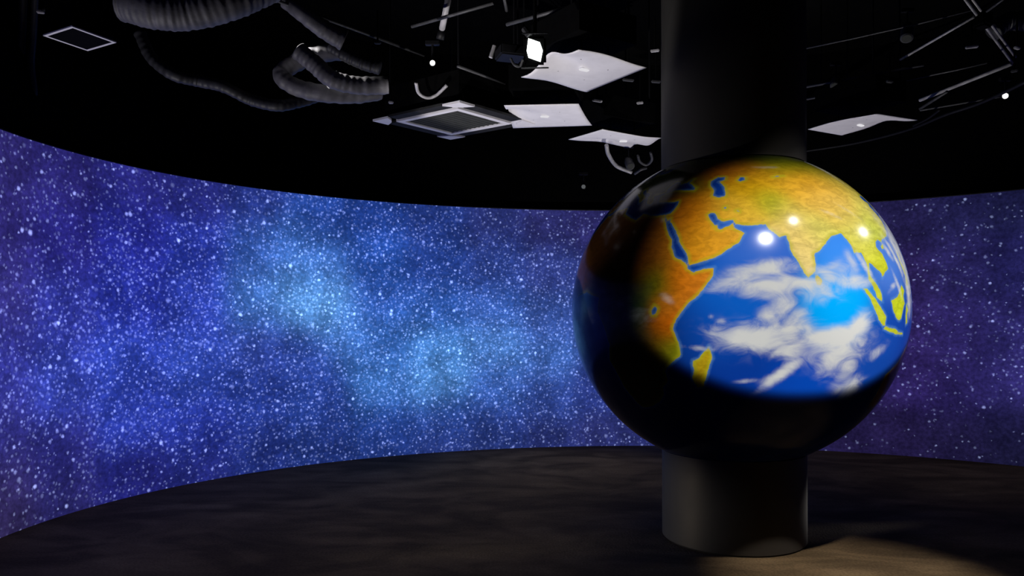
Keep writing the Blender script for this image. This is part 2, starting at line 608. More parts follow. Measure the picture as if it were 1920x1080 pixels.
# ------------------------------------------------------------------ globe
LAND = dict(
 africa=[(-6,35.8),(-2,35.2),(3,37),(10,37.3),(11,34),(15,32.3),(19.5,30.3),(22,32.8),(25,31.7),(29,31),(32.3,31.2),(32.5,29.9),(33.5,27.8),(35.4,24),(37,21.3),(37.3,18.8),(39.0,15.6),(41.0,14.5),(42.9,12.6),(43.1,11.5),(45,10.5),(48,11.2),(51.2,11.9),(50.8,9.5),(49,6.5),(47,4),(44,1.2),(41.6,-1.7),(39.6,-4.3),(38.8,-6.5),(39.5,-8.5),(40.5,-10.7),(40.6,-14.8),(37,-17.7),(34.8,-20),(35.4,-23.8),(32.8,-25.8),(32.5,-28.5),(30,-31.3),(26,-33.8),(20,-34.8),(18.3,-33),(15.2,-27),(14.4,-22.5),(11.8,-17.5),(13.6,-12),(12.2,-6),(9,-1),(9.5,3.8),(6,4.3),(1,6),(-4,5.2),(-8,4.4),(-13,8.5),(-16.8,12.5),(-17.3,14.7),(-16.3,19),(-17,21),(-13,27.7),(-9.7,31)],
 eurasia=[(32.7,30),(34.0,28.1),(34.9,29.4),(35.0,28),(37.3,25.3),(39.3,22),(39.5,20.5),(41.2,18),(42.9,16.3),(43.6,12.8),(45,12.9),(48.5,14),(52,15.6),(55,17.2),(57.8,19),(58.7,20.5),(59.8,22.5),(58.5,23.7),(56.6,24.6),(56.4,26.3),(55,25.2),(52.5,24.2),(51.6,24.6),(51.4,26),(50.8,25.2),(50.1,26.5),(48.8,28.3),(48,29.7),(48.8,30.3),(50.3,30),(51.3,28),(53.5,26.7),(56.3,27.2),(57.2,25.8),(59,25.5),(61.8,25.1),(66.5,25.3),(67.5,23.8),(69,22.5),(70.2,20.9),(72.3,21.4),(72.7,19.5),(73.5,16),(74.8,13),(76.3,9.8),(77.5,8.1),(78.2,9),(79.8,10.3),(80.2,13.3),(80.2,15.5),(82.3,16.7),(85,19.5),(87,21.3),(89,21.8),(91.5,22.7),(92.3,20.8),(94.2,18.7),(94.5,16),(96,16.5),(97.5,16.5),(98.6,13),(98.5,9.5),(98.3,8),(100.3,6.2),(101.3,3),(103.5,1.4),(104.2,1.5),(103.4,4.5),(102,6.3),(100.2,8),(99.3,9.8),(100,13.2),(101,12.7),(102.8,11.5),(104.9,10.2),(104.9,8.7),(106.7,10.3),(109.2,11.7),(109.1,14),(108,16.3),(106,18.7),(106.2,20.3),(108.2,21.6),(110.2,20.5),(111,21.5),(114,22.4),(117,23.5),(119.5,25.5),(121.8,29),(121.5,31.5),(119.3,35),(122.3,37),(119,37.5),(118,39),(121.5,40.8),(124.5,40),(125,38),(126.5,34.6),(129.3,35.5),(127.7,39.8),(130.7,42.5),(135.5,44.5),(140.3,48.5),(141,52.5),(137,54),(143,59.3),(155,59.3),(156.5,51.2),(162,56),(163.5,60),(170,60),(178,63),(180,65),(180,69),(170,69.8),(160,69.7),(150,71.5),(140,72.5),(130,71),(113,73.8),(104,77.5),(90,75.5),(80,72.5),(72.5,72.8),(68,68.5),(60,69),(54,68.5),(44,68),(44,66),(40,65),(33,66.7),(41,67),(31,70),(25.5,71),(15,68.5),(10,63.5),(5,61.5),(6,58.2),(8.5,58.2),(11,59),(13,55.5),(16,56.5),(18.5,60),(17.3,61.5),(21.5,65),(25,65),(21.5,61),(24,59.8),(29.5,60),(24,58.5),(21,56),(19.5,54.3),(14,54),(10.5,54),(10,57.2),(8.2,56.5),(8.5,53.7),(4.5,52.5),(2,51),(-1.5,49.5),(-4.5,48.4),(-1.2,46),(-1.6,43.4),(-9,43.2),(-9.3,38.6),(-8.8,37),(-6,36.2),(-2,36.8),(0,39),(3,42),(6,43.1),(8.8,44.4),(11,42.3),(14,40.7),(16,38),(18.3,40),(16,41.8),(12.4,44.3),(13.7,45.6),(16,43.4),(19.3,42),(19.5,40),(21.5,37),(23.5,36.6),(24,38),(23,40.3),(26,40.8),(29,41.2),(28,42.5),(28.8,44.5),(31,46.5),(33,46),(33.5,44.5),(36.5,45.3),(39,47.2),(37.5,45),(41.5,42),(41,41),(36,41.5),(33,42),(29.2,41),(26.3,39.8),(27,37),(30.5,36.6),(34,36.3),(36,36.5),(35.8,34),(34.5,31.6),(32.6,31.2)],
 madagascar=[(49.3,-12),(50.5,-15.5),(49,-18.5),(47,-25),(45,-25.5),(43.4,-22.5),(44.4,-19.8),(44.2,-16.5),(46.5,-15.5)],
 ceylon=[(80,9.7),(81.8,7.5),(81,6.1),(80,6.3),(79.8,8)],
 sumatra=[(95.3,5.6),(97.5,5.2),(100.3,2.5),(103.5,-.5),(106,-3),(105.8,-5.8),(104.5,-5.8),(102.3,-4),(100.3,-1),(98.7,1.8)],
 java=[(105.2,-6.8),(106,-6),(108.5,-6.7),(111,-6.4),(114.5,-7.8),(118.5,-8.2),(119,-8.8),(114.4,-8.7),(110,-8.1)],
 borneo=[(109,1.8),(111.3,2.5),(113,3.3),(115.5,5.5),(117,7),(119,5.2),(117.8,3.5),(118.8,1),(117.5,0),(116.4,-2),(115.8,-3.8),(114.5,-4),(111.8,-3.4),(110,-1.4)],
 sulawesi=[(120,1),(125,1.5),(121,.5),(123,-1),(121.5,-2),(122.5,-5),(120.4,-5.5),(119.5,-3)],
 philippines=[(120.5,18),(122.2,18.3),(121.5,15),(124,12.8),(125.5,7),(122,7),(123,10),(120.5,13.5)],
 hainan=[(108.7,19.2),(110.8,20),(110.3,18.4),(108.9,18.4)],
 papua=[(131,-1),(135,-3.3),(138,-1.7),(145,-4.3),(150.5,-10.5),(146,-8.5),(142,-9.2),(138,-8.3),(133,-4)],
 japan=[(130,31.5),(131.5,34.5),(136,36),(139.5,38.5),(141,45.3),(145,43.5),(141.7,39.5),(140.5,35.5),(135.5,33.6)],
 australia=[(114,-22),(122,-18),(126,-14),(131,-11.5),(136.7,-12),(135.5,-15),(140.5,-17.5),(142.5,-10.7),(146,-19),(153,-26),(150,-37.5),(143,-38.8),(138,-35),(131,-31.5),(124,-33.8),(115,-34.3)],
 britain=[(-5.5,50.2),(1,51),(1.5,52.8),(-2,56),(-3.5,58.6),(-6,57),(-3,54)],
 north_america=[(-168,66),(-156,71),(-128,70),(-95,68),(-82,67),(-93,60),(-82,55),(-78,62),(-65,59),(-56,52),(-66,45),(-74,40),(-81,31),(-80,25.5),(-84,30),(-97,27),(-97,20),(-90,19.5),(-87,21.5),(-88,16),(-83,10),(-78,8),(-85,10.5),(-95,16),(-106,22),(-113,31),(-110,23),(-117,33),(-124,41),(-124,48),(-135,58),(-152,60),(-165,55),(-160,59),(-165,62)],
 greenland=[(-45,60),(-22,70),(-20,80),(-35,83),(-65,80),(-55,70)],
 south_america=[(-78,8),(-72,12),(-62,10.5),(-50,1),(-35,-6),(-39,-15),(-48,-26),(-58,-36),(-65,-43),(-69,-52),(-74,-50),(-71,-30),(-70,-18),(-81,-5)],
 antarctica=[(-180,-74),(-120,-73),(-70,-66),(-60,-75),(-20,-72),(40,-68),(100,-66),(150,-68),(170,-74),(180,-76),(180,-90.5),(-180,-90.5)],
)
WATER = dict(
 caspian=[(47,44.5),(50,46.8),(53,46.5),(53,45),(51,44.3),(53,41.5),(53.8,39),(53.8,37),(51,36.8),(49,37.6),(49.5,40.3),(47.5,42.5)],
 aral=[(58.6,44.5),(59.6,46.2),(61.4,46),(61.2,44.3),(59.6,43.7)],
 balkhash=[(73.7,45.6),(76,46.6),(78.8,46.6),(75.5,46.0)],
 victoria=[(31.8,-1),(33,.3),(34,-.3),(33.6,-2.2),(32.2,-2.4)],
 lake_a=[(53.4,32.0),(54.0,32.4),(54.2,31.8)], lake_b=[(57.6,30.6),(58.2,31),(58.4,30.4)],
)
NLO, NLA = 640, 320
lon = np.linspace(-180, 180, NLO, endpoint=False)
lat = np.linspace(-90, 90, NLA + 1)[1:-1]
LO, LA = [q.ravel() for q in np.meshgrid(lon, lat)]
LO = np.concatenate([LO, [0, 0]]); LA = np.concatenate([LA, [-90, 90]])


def sdf(poly):
    """signed distance in degrees, positive inside"""
    p = np.array(poly, float)
    lo0, lo1, la0, la1 = p[:, 0].min() - 8, p[:, 0].max() + 8, p[:, 1].min() - 6, p[:, 1].max() + 6
    out = np.full(LO.shape, -6.0)
    idx = np.where((LO > lo0) & (LO < lo1) & (LA > la0) & (LA < la1))[0]
    x, y = LO[idx], LA[idx]
    k = np.maximum(np.cos(np.radians(y)), 0.15)
    dmin = np.full(x.shape, 1e9)
    ins = np.zeros(x.shape, bool)
    n = len(p)
    for i in range(n):
        ax, ay = p[i]; bx, by = p[(i + 1) % n]
        dx, dy = (bx - ax) * k, by - ay
        qx, qy = (x - ax) * k, y - ay
        tt = np.clip((qx * dx + qy * dy) / np.maximum(dx * dx + dy * dy, 1e-9), 0, 1)
        dmin = np.minimum(dmin, (qx - tt * dx) ** 2 + (qy - tt * dy) ** 2)
        if ay != by:
            cr = (ay > y) != (by > y)
            ins ^= cr & (x < (bx - ax) * (y - ay) / (by - ay) + ax)
    dd = np.sqrt(dmin)
    out[idx] = np.maximum(np.where(ins, dd, -dd), -6.0)
    return out


land = np.full(LO.shape, -6.0)
for p_ in LAND.values():
    land = np.maximum(land, sdf(p_))
for p_ in WATER.values():
    land = np.minimum(land, -sdf(p_))
land = np.minimum(land, 6.0)

BIOME = [  # lon, lat, sRGB, spread in degrees
    (40, 30, (205, 112, 12), 6), (45, 22, (240, 160, 22), 8), (53, 20, (245, 178, 50), 6), (30, 24, (160, 92, 26), 9), (30, 15, (150, 80, 18), 7),
    (20, 24, (140, 86, 32), 10), (5, 24, (150, 95, 40), 12), (40, 9, (226, 120, 14), 4), (47, 8, (220, 128, 30), 5), (33, 8, (84, 120, 14), 4.5), (24, 2, (50, 84, 16), 7), (15, 3, (30, 60, 16), 7), (36, 1, (222, 130, 30), 3.5),
    (36, -6, (226, 112, 10), 4), (33, -12, (120, 84, 16), 5), (38, -14, (150, 160, 20), 4), (25, -12, (90, 84, 24), 6), (25, -26, (120, 96, 44), 8), (46, -20, (190, 160, 24), 4),
    (45, 34, (214, 128, 14), 4), (53, 33, (240, 186, 50), 5), (60, 30, (240, 196, 60), 5), (60, 40, (222, 170, 14), 6), (50, 50, (196, 104, 20), 6), (60, 52, (190, 110, 30), 6), (40, 45, (110, 100, 14), 5),
    (70, 46, (226, 168, 20), 7), (70, 35, (176, 186, 40), 4.5), (75, 30, (226, 200, 84), 4), (77, 21, (248, 216, 120), 5), (77, 13, (246, 220, 136), 5), (84, 24, (226, 218, 104), 5), (80, 41, (238, 180, 50), 6), (90, 45, (226, 160, 26), 7),
    (88, 34, (240, 196, 84), 6), (98, 33, (238, 200, 100), 6), (102, 42, (236, 190, 70), 7), (80, 52, (160, 160, 24), 5), (95, 55, (150, 150, 22), 6), (105, 50, (196, 170, 40), 6), (112, 33, (226, 216, 104), 6), (108, 25, (206, 216, 84), 6), (100, 22, (226, 220, 96), 5),
    (98, 28, (230, 210, 100), 4), (103, 16, (226, 226, 70), 5), (107, 12, (214, 222, 40), 4), (97, 20, (228, 220, 96), 4), (101, 0, (206, 216, 60), 6), (114, 0, (206, 220, 30), 6), (60, 60, (46, 62, 10), 6), (45, 58, (30, 46, 10), 6), (75, 60, (54, 72, 10), 6), (90, 61, (84, 104, 14), 7),
    (120, 60, (96, 110, 20), 9), (30, 58, (44, 64, 18), 8), (15, 50, (60, 84, 30), 9), (115, 45, (226, 206, 90), 6), (134, -25, (190, 110, 50), 12), (-100, 45, (110, 130, 50), 18), (-60, -10, (50, 110, 30), 16), (-40, 75, (230, 235, 240), 10), (0, -82, (235, 240, 245), 14), (140, 64, (90, 110, 40), 12),
]
rad = np.radians
V3 = np.stack([np.cos(rad(LA)) * np.cos(rad(LO)), np.cos(rad(LA)) * np.sin(rad(LO)), np.sin(rad(LA))], 1)


def sph(lo, la):
    return np.array([math.cos(rad(la)) * math.cos(rad(lo)), math.cos(rad(la)) * math.sin(rad(lo)), math.sin(rad(la))])


acc = np.zeros((len(LO), 3)); ws = np.zeros(len(LO))
for lo_, la_, c_, sg in BIOME:
    ang = np.degrees(np.arccos(np.clip(V3 @ sph(lo_, la_), -1, 1)))
    g = np.exp(-(ang / sg) ** 2 / 1.2) + 2e-3 / (1 + (ang / 8) ** 4)
    acc += g[:, None] * np.array(lin(c_)); ws += g
biome = acc / ws[:, None]
# sea: deep blue with brighter water west of Sumatra
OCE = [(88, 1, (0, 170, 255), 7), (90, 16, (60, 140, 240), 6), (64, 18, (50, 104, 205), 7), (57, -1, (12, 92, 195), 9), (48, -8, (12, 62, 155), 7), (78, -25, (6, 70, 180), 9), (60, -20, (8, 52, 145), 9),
       (112, 15, (80, 130, 220), 8), (105, -15, (20, 72, 170), 9), (40, 20, (14, 50, 140), 6), (20, 35, (14, 26, 92), 10), (2, -3, (24, 70, 170), 12), (0, -30, (14, 24, 90), 20), (-90, 0, (12, 60, 160), 60), (180, 0, (12, 60, 160), 50)]
acc = np.zeros((len(LO), 3)); ws = np.zeros(len(LO))
for lo_, la_, c_, sg in OCE:
    ang = np.degrees(np.arccos(np.clip(V3 @ sph(lo_, la_), -1, 1)))
    g = np.exp(-(ang / sg) ** 2 / 1.2) + 2e-3 / (1 + (ang / 10) ** 4)
    acc += g[:, None] * np.array(lin(c_)); ws += g
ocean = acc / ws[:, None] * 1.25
# cloud cover: lon, lat, half-widths, tilt, amount
CLD = [(61, 9, 9, 3.5, 10, .45), (80, 4, 8, 3.5, 0, .4), (67, -9, 16, 5.5, 0, .45), (88, -12, 12, 6, 10, .45), (90, 10, 6, 4, 0, .35), (122, 20, 5, 14, 20, .5), (56, 7, 7, 2.2, 12, .55), (65, 11, 8, 2.5, 8, .8), (66, 6, 8, 3.5, 0, .8), (76, 6.5, 8, 2.2, -6, .75), (84, 9, 5, 2.0, -20, .7), (92, 7.5, 8, 2.0, 0, .7), (93, 13, 2.0, 4, 20, .5), (86, 12, 4, 1.5, 20, .45), (98, 12, 1.2, 6, 30, .6),
       (70, 1, 4, 4, 10, .6), (66, -3, 3, 4, 0, .6), (73, -4, 5, 3, 20, .6), (62, -9.5, 10, 3.4, -4, .95), (72, -7, 6, 2.2, 10, .8), (72, -13, 6, 3, 0, .75), (85, -9.5, 9, 3.2, 6, 1.0), (94, -6, 5, 3.2, 25, .95), (86, -16, 5, 5, 0, .7), (92, -18, 4, 7, -10, .5), (71, -20, 7, 1.8, 42, .85),
       (68, -23, 4, 2, 50, .5), (96, -25, 5, 4, 0, .6), (104, -14, 5, 2, 30, .45), (46, -12.5, 5, .9, -5, .5), (53, -4.5, 1.4, .8, 0, .5), (50, -3, .9, .7, 0, .35), (60, -23, 4, .8, 8, .35),
       (117, 16, 1.2, 7, 25, .75), (121, 18, 1.2, 9, 20, .8), (112, 18, 1.2, 4, 40, .6), (126, 16, 3, 14, 10, .75), (114, 7, 1.0, 5, 30, .55), (124, 6, 2.5, 9, 0, .7), (128, 28, 4, 8, 0, .7), (110, 6, 4, 1, 30, .4),
       (18, 2, 8, 3, 0, .35), (26, -2, 6, 3, 10, .3), (12, 6, 6, 2, 0, .3), (2, -3, 7, 4, 0, .4), (30, -4, 4, 2, 30, .35), (37, 2.5, 2.5, 1.2, -30, .55), (92, 29, 5, 1, -25, .35), (100, 31, 6, 1, -35, .35), (112, 22, 2, 2, 0, .3), (73, 52, 4, 1, 0, .4)]
cloud = np.zeros(len(LO))
for lo_, la_, aw, bw, tl, am in CLD:
    dx = ((LO - lo_ + 180) % 360 - 180) * np.cos(rad(la_)); dy = LA - la_
    c_, s_ = math.cos(rad(tl)), math.sin(rad(tl))
    u_ = (dx * c_ + dy * s_) / aw; v_ = (-dx * s_ + dy * c_) / bw
    cloud = np.maximum(cloud, am * np.exp(-(u_ ** 2 + v_ ** 2) * 0.8)) + 0.25 * am * np.exp(-(u_ ** 2 + v_ ** 2))
far = np.degrees(np.arccos(np.clip(V3 @ sph(70, 10), -1, 1)))
cloud *= 1.22
cloud += 0.35 * np.clip((far - 75) / 20, 0, 1)

cr_, sr_ = math.cos(GROT), math.sin(GROT)
GV = np.stack([(V3[:, 0] * cr_ - V3[:, 1] * sr_) * GR, (V3[:, 0] * sr_ + V3[:, 1] * cr_) * GR, V3[:, 2] * GRZ], 1)
nrow = NLA - 1
faces = []
for j in range(nrow - 1):
    for i in range(NLO):
        i2 = (i + 1) % NLO
        faces.append((j * NLO + i, j * NLO + i2, (j + 1) * NLO + i2, (j + 1) * NLO + i))
S_, N_ = nrow * NLO, nrow * NLO + 1
for i in range(NLO):
    i2 = (i + 1) % NLO
    faces.append((S_, i2, i)); faces.append((N_, (nrow - 1) * NLO + i, (nrow - 1) * NLO + i2))
me = bpy.data.meshes.new('globe')
me.from_pydata(GV.tolist(), [], faces)
for nm, arr in (('biome', biome), ('sea', ocean)):
    a = me.attributes.new(nm, 'FLOAT_COLOR', 'POINT')
    a.data.foreach_set('color', np.concatenate([arr, np.ones((len(arr), 1))], 1).astype(np.float32).ravel())
for nm, arr in (('land', land), ('clouds', cloud)):
    a = me.attributes.new(nm, 'FLOAT', 'POINT')
    a.data.foreach_set('value', arr.astype(np.float32))

t = NT('globe_map')
co = t.coord().outputs['Object']
ln = t.attr('land').outputs['Fac']
wob = t.math('MULTIPLY', t.math('SUBTRACT', t.noise(co, 14, 5, 0.65), 0.5), 1.6)
ls = t.math('ADD', ln, wob)
landf = t.sstep(ls, -0.22, 0.22)
streak = t.noise(t.scalev(co, (1, 1, 2.0)), 14, 7, 0.66, 0.8)
lcol = t.vmath('SCALE', t.attr('biome').outputs['Color'], t.sstep(streak, 0.3, 0.7, 0.78, 1.20))
lcol = t.mix(t.sstep(ls, 0.1, 1.5, 0.6, 0.0), lcol, lin((196, 196, 40)))
ocol = t.mix(t.sstep(ls, -1.1, 0.0, 0.0, 0.40), t.attr('sea').outputs['Color'], lin((110, 170, 225)))
col = t.mix(landf, ocol, lcol)
cn = t.noise(t.scalev(co, (1.0, 1.0, 1.7)), 6.0, 8, 0.58, 1.2)
cd = t.math('ADD', t.attr('clouds').outputs['Fac'], t.math('MULTIPLY', t.math('SUBTRACT', cn, 0.5), 1.7))
cf = t.math('MULTIPLY', t.sstep(cd, 0.0, 1.35), t.sstep(t.attr('clouds').outputs['Fac'], 0.02, 0.45))
cf = t.math('MULTIPLY', cf, t.math('MULTIPLY_ADD', landf, -0.35, 0.98))
col = t.mix(cf, col, lin((226, 228, 226)))
col = t.vmath('SCALE', col, 0.20)
t.principled(**{'Base Color': col, 'Roughness': 0.15, 'Specular IOR Level': 0.10})
o = obj('globe', me, t.m, None, True)
o.location = GC
tag(o, 'large glossy earth globe showing Asia, Africa and the Indian Ocean', 'globe')

# ------------------------------------------------------------------ ceiling: air conditioners
ZA = 3.3


def frame_of(q, z):
    """centre and edge vectors (plan) of a four-cornered unit from its seen corners L, T, R, B"""
    L, T, R, B = [P(x, y, z=z) for x, y in q]
    c = (L + T + R + B) / 4
    e1 = ((T - L) + (R - B)) / 2
    e2 = ((B - L) + (R - T)) / 2
    return c, e1, e2


class Par:
    def __init__(self, c, e1, e2):
        self.c, self.e1, self.e2 = c, e1, e2

    def xy(self, u, v):
        p = self.c + self.e1 * u + self.e2 * v
        return (p.x, p.y)

    def box(self, bm, u0, u1, v0, v1, z0, z1):
        return prism(bm, [self.xy(u0, v0), self.xy(u1, v0), self.xy(u1, v1), self.xy(u0, v1)], z0, z1)


def frame_bars(par, parent, h, wd, z0, z1, mat, name='frame_bar'):
    for a_ in ((-h, h, -h, -h + wd), (-h, h, h - wd, h), (-h, -h + wd, -h + wd, h - wd), (h - wd, h, -h + wd, h - wd)):
        bm = bmesh.new(); par.box(bm, *a_, z0, z1); obj(name, bm, mat, parent)


def hang_rods(par, parent, h, z0, z1=ZC, mat=None):
    for u in (-h, h):
        for v in (-h, h):
            bm = bmesh.new(); x, y = par.xy(u, v); cylm(bm, (x, y, z0), (x, y, z1), 0.008, segs=8)
            obj('hanger_rod', bm, mat or M_blackmetal, parent)


# middle unit: white corner plates, square frame and grey grille
c, e1, e2 = frame_of([(745, 229), (857, 203), (962, 233), (845, 253)], ZA)
par = Par(c, e1, e2)
ac = thing('ceiling_air_conditioner', 'square ceiling air conditioner with white frame, grey grille and white corner plates', 'air conditioner', (c.x, c.y, ZA))
bm = bmesh.new(); par.box(bm, -0.6, 0.6, -0.6, 0.6, ZA + 0.05, ZA + 0.30); obj('body', bm, M_black, ac)
frame_bars(par, ac, 0.5, 0.075, ZA, ZA + 0.04, M_white)
bm = bmesh.new(); par.box(bm, -0.43, 0.43, -0.43, 0.43, ZA + 0.012, ZA + 0.035); g = obj('grille', bm, M_grille, ac)
for k in range(12):
    u = -0.40 + k * 0.8 / 11
    bm = bmesh.new(); par.box(bm, u - 0.012, u + 0.012, -0.43, 0.43, ZA + 0.009, ZA + 0.012); obj('slat', bm, M_grille, g)
O = 0.70
for su_, sv_ in ((-1, -1), (1, -1), (1, 1), (-1, 1)):
    bm = bmesh.new()
    poly = [(O, O), (O, O - 0.24), (O - 0.10, O - 0.24 + 0.02), (O - 0.22, O - 0.10), (O - 0.24, O)]
    poly = [(O, O), (O, O - 0.26), (O - 0.13, O - 0.19), (O - 0.19, O - 0.13), (O - 0.26, O)]
    prism(bm, [par.xy(su_ * a_, sv_ * b_) for a_, b_ in poly], ZA + 0.0, ZA + 0.018)
    obj('corner_plate', bm, M_white, ac)
for k in range(4):
    a0 = (-0.44, 0.44, 0.53, O - 0.01)
    u0, u1, v0, v1 = [(a0[0], a0[1], a0[2], a0[3]), (a0[0], a0[1], -a0[3], -a0[2]), (a0[2], a0[3], a0[0], a0[1]), (-a0[3], -a0[2], a0[0], a0[1])][k]
    bm = bmesh.new(); par.box(bm, u0, u1, v0, v1, ZA + 0.01, ZA + 0.03); obj('louver', bm, M_louver, ac)
hang_rods(par, ac, 0.55, ZA + 0.36)

# left unit: only its thin bright frame shows
c, e1, e2 = frame_of([(80, 67), (135, 50), (218, 80), (165, 96)], ZA)
par = Par(c, e1, e2)
ac = thing('ceiling_air_conditioner', 'square ceiling unit with thin grey frame around a black opening, far left', 'air conditioner', (c.x, c.y, ZA))
bm = bmesh.new(); par.box(bm, -0.47, 0.47, -0.47, 0.47, ZA + 0.03, ZA + 0.3); obj('body', bm, M_black, ac)
frame_bars(par, ac, 0.5, 0.06, ZA, ZA + 0.008, M_white)
bm = bmesh.new(); par.box(bm, -0.44, 0.44, -0.44, 0.44, ZA + 0.002, ZA + 0.01); obj('grille', bm, M_black, ac)
hang_rods(par, ac, 0.4, ZA + 0.3)


# units with a warped white sheet hung underneath
def sheet_unit(q, label, warp, clip_uv, clip_rot, body=0.42, N=18):
    L, T, R, B = [P(x, y, z=ZA) for x, y in q]
    c = (L + T + R + B) / 4
    par = Par(c, ((T - L) + (R - B)) / 2, ((B - L) + (R - T)) / 2)
    ac = thing('ceiling_air_conditioner', label, 'air conditioner', (c.x, c.y, ZA), 'ceiling units with white sheets')
    bm = bmesh.new(); par.box(bm, -body, body, -body, body, ZA + 0.16, ZA + 0.36); obj('body', bm, M_black, ac)
    hang_rods(par, ac, body - 0.06, ZA + 0.36)
    vs_, fs_ = [], []
    for j in range(N + 1):
        for i in range(N + 1):
            u, v = i / N, j / N
            p = (L * (1 - u) + T * u) * (1 - v) + (B * (1 - u) + R * u) * v
            vs_.append((p.x, p.y, p.z + warp(u, v)))
    for j in range(N):
        for i in range(N):
            a_ = j * (N + 1) + i
            fs_.append((a_, a_ + 1, a_ + N + 2, a_ + N + 1))
    me = bpy.data.meshes.new('deflector_sheet'); me.from_pydata(vs_, [], fs_)
    s_ = obj('deflector_sheet', me, M_white, ac, True)
    md = s_.modifiers.new('thickness', 'SOLIDIFY'); md.thickness = 0.005; md.offset = 1.0
    for u, v in ((0.3, 0.3), (0.7, 0.3), (0.7, 0.7), (0.3, 0.7)):
        p = (L * (1 - u) + T * u) * (1 - v) + (B * (1 - u) + R * u) * v
        bm = bmesh.new(); cylm(bm, (p.x, p.y, p.z + warp(u, v)), (p.x, p.y, ZA + 0.17), 0.006, segs=8); obj('support_rod', bm, M_blackmetal, ac)
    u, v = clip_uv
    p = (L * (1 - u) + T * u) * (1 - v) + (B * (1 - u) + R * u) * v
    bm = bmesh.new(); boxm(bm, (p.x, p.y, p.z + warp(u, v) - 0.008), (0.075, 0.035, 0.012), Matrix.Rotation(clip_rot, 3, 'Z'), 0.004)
    obj('indicator_lamp', bm, M_clip, ac)  # clip, not a lamp: glow added so it looks brighter than the sheet
    return ac, par


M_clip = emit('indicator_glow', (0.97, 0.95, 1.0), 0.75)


def gz(x, m, s_):
    return math.exp(-((x - m) / s_) ** 2)


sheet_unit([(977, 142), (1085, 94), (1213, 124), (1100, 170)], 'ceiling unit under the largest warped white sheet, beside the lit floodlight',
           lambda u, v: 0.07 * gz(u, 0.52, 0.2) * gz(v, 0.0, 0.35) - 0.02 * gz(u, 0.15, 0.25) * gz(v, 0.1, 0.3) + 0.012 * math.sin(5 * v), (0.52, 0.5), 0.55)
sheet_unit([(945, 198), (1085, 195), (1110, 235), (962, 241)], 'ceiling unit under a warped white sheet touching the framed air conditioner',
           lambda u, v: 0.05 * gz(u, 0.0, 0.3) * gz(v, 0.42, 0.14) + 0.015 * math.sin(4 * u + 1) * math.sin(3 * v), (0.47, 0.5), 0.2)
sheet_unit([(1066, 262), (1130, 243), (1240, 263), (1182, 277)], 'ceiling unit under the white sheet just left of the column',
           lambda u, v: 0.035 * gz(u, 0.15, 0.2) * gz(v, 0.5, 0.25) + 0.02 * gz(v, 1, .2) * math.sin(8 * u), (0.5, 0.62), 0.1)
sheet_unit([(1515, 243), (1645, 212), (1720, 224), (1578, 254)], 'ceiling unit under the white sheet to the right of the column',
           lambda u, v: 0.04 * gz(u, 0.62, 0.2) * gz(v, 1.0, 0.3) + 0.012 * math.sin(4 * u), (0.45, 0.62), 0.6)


# ------------------------------------------------------------------ ceiling: ducts
def duct(pix, r, label, mat, ribs=26, amp=0.06, group='flexible ducts under the ceiling', n=12, segs=20):
    path = catmull([P(x, y, d=d) for x, y, d in pix], n)
    m = len(path)
    bm = bmesh.new()
    k = ribs * 2 * math.pi
    fine = []
    for i in range(m - 1):
        for q in range(3):
            fine.append(path[i].lerp(path[i + 1], q / 3))
    fine.append(path[-1])
    rr = r if callable(r) else (lambda t: r)
    tube(bm, fine, lambda t: rr(t) * (1 + amp * 0.45 * (math.sin(k * 0.61 * t) + 0.9 * math.sin(k * 0.37 * t + 1) + 0.5 * math.sin(k * 0.13 * t + 2))), segs)
    o = obj('flexible_duct', bm, mat, None, True)
    return tag(o, label, 'duct', group)


duct([(236, -2, 4.6), (290, 12, 4.6), (350, 14, 4.65), (420, -2, 4.7), (480, -26, 4.8), (540, -55, 4.9)], 0.135,
     'thick wrinkled grey duct sagging across the top left corner', M_ductmid, 44, 0.03)
duct([(262, 62, 5.7), (284, 108, 5.7), (325, 140, 5.7), (372, 152, 5.8), (420, 163, 5.8), (470, 187, 5.9), (520, 198, 5.9), (565, 190, 6.0), (610, 176, 6.1)], 0.045,
     'thin black duct drooping below the thick grey duct', M_ductdark, 60)
duct([(535, 2, 5.3), (575, 32, 5.3), (612, 58, 5.35), (645, 76, 5.4)], lambda t: 0.05 + 0.025 * t,
     'short straight grey duct slanting down beside the thin rail', M_duct, 14, 0.05)
duct([(640, 96, 6.0), (590, 104, 6.0), (548, 122, 5.95), (528, 142, 5.9), (556, 164, 5.9), (610, 176, 5.9), (665, 178, 6.0), (712, 172, 6.1)], 0.068,
     'grey duct bent back on itself, lowest of the duct cluster', M_duct, 34)
duct([(560, 96, 5.7), (592, 122, 5.7), (622, 148, 5.7), (668, 160, 5.75), (728, 160, 5.8)], 0.068,
     'grey duct curving through the middle of the duct cluster', M_duct, 26)
duct([(620, 86, 5.6), (650, 104, 5.6), (680, 118, 5.6), (712, 128, 5.6)], 0.05,
     'small grey duct with a collar at the top of the duct cluster', M_ductdark, 20)
duct([(1862, 60, 6.3), (1885, 42, 6.3), (1915, 40, 6.3), (1950, 46, 6.4)], 0.075,
     'grey duct end at the top right edge behind the pipes', M_ductdark, 14)


# ------------------------------------------------------------------ ceiling: pipes, rails and cables
def pipe(pix, r, label, cat='pipe', name='ceiling_pipe', mat=None, group=None, z=None, curve=False):
    pts = [P(p[0], p[1], z=(p[2] if len(p) > 2 else z)) for p in pix]
    if curve:
        pts = catmull(pts, 8)
    bm = bmesh.new()
    tube(bm, pts, r, 10)
    return tag(obj(name, bm, mat or M_metal, None, True), label, cat, group)


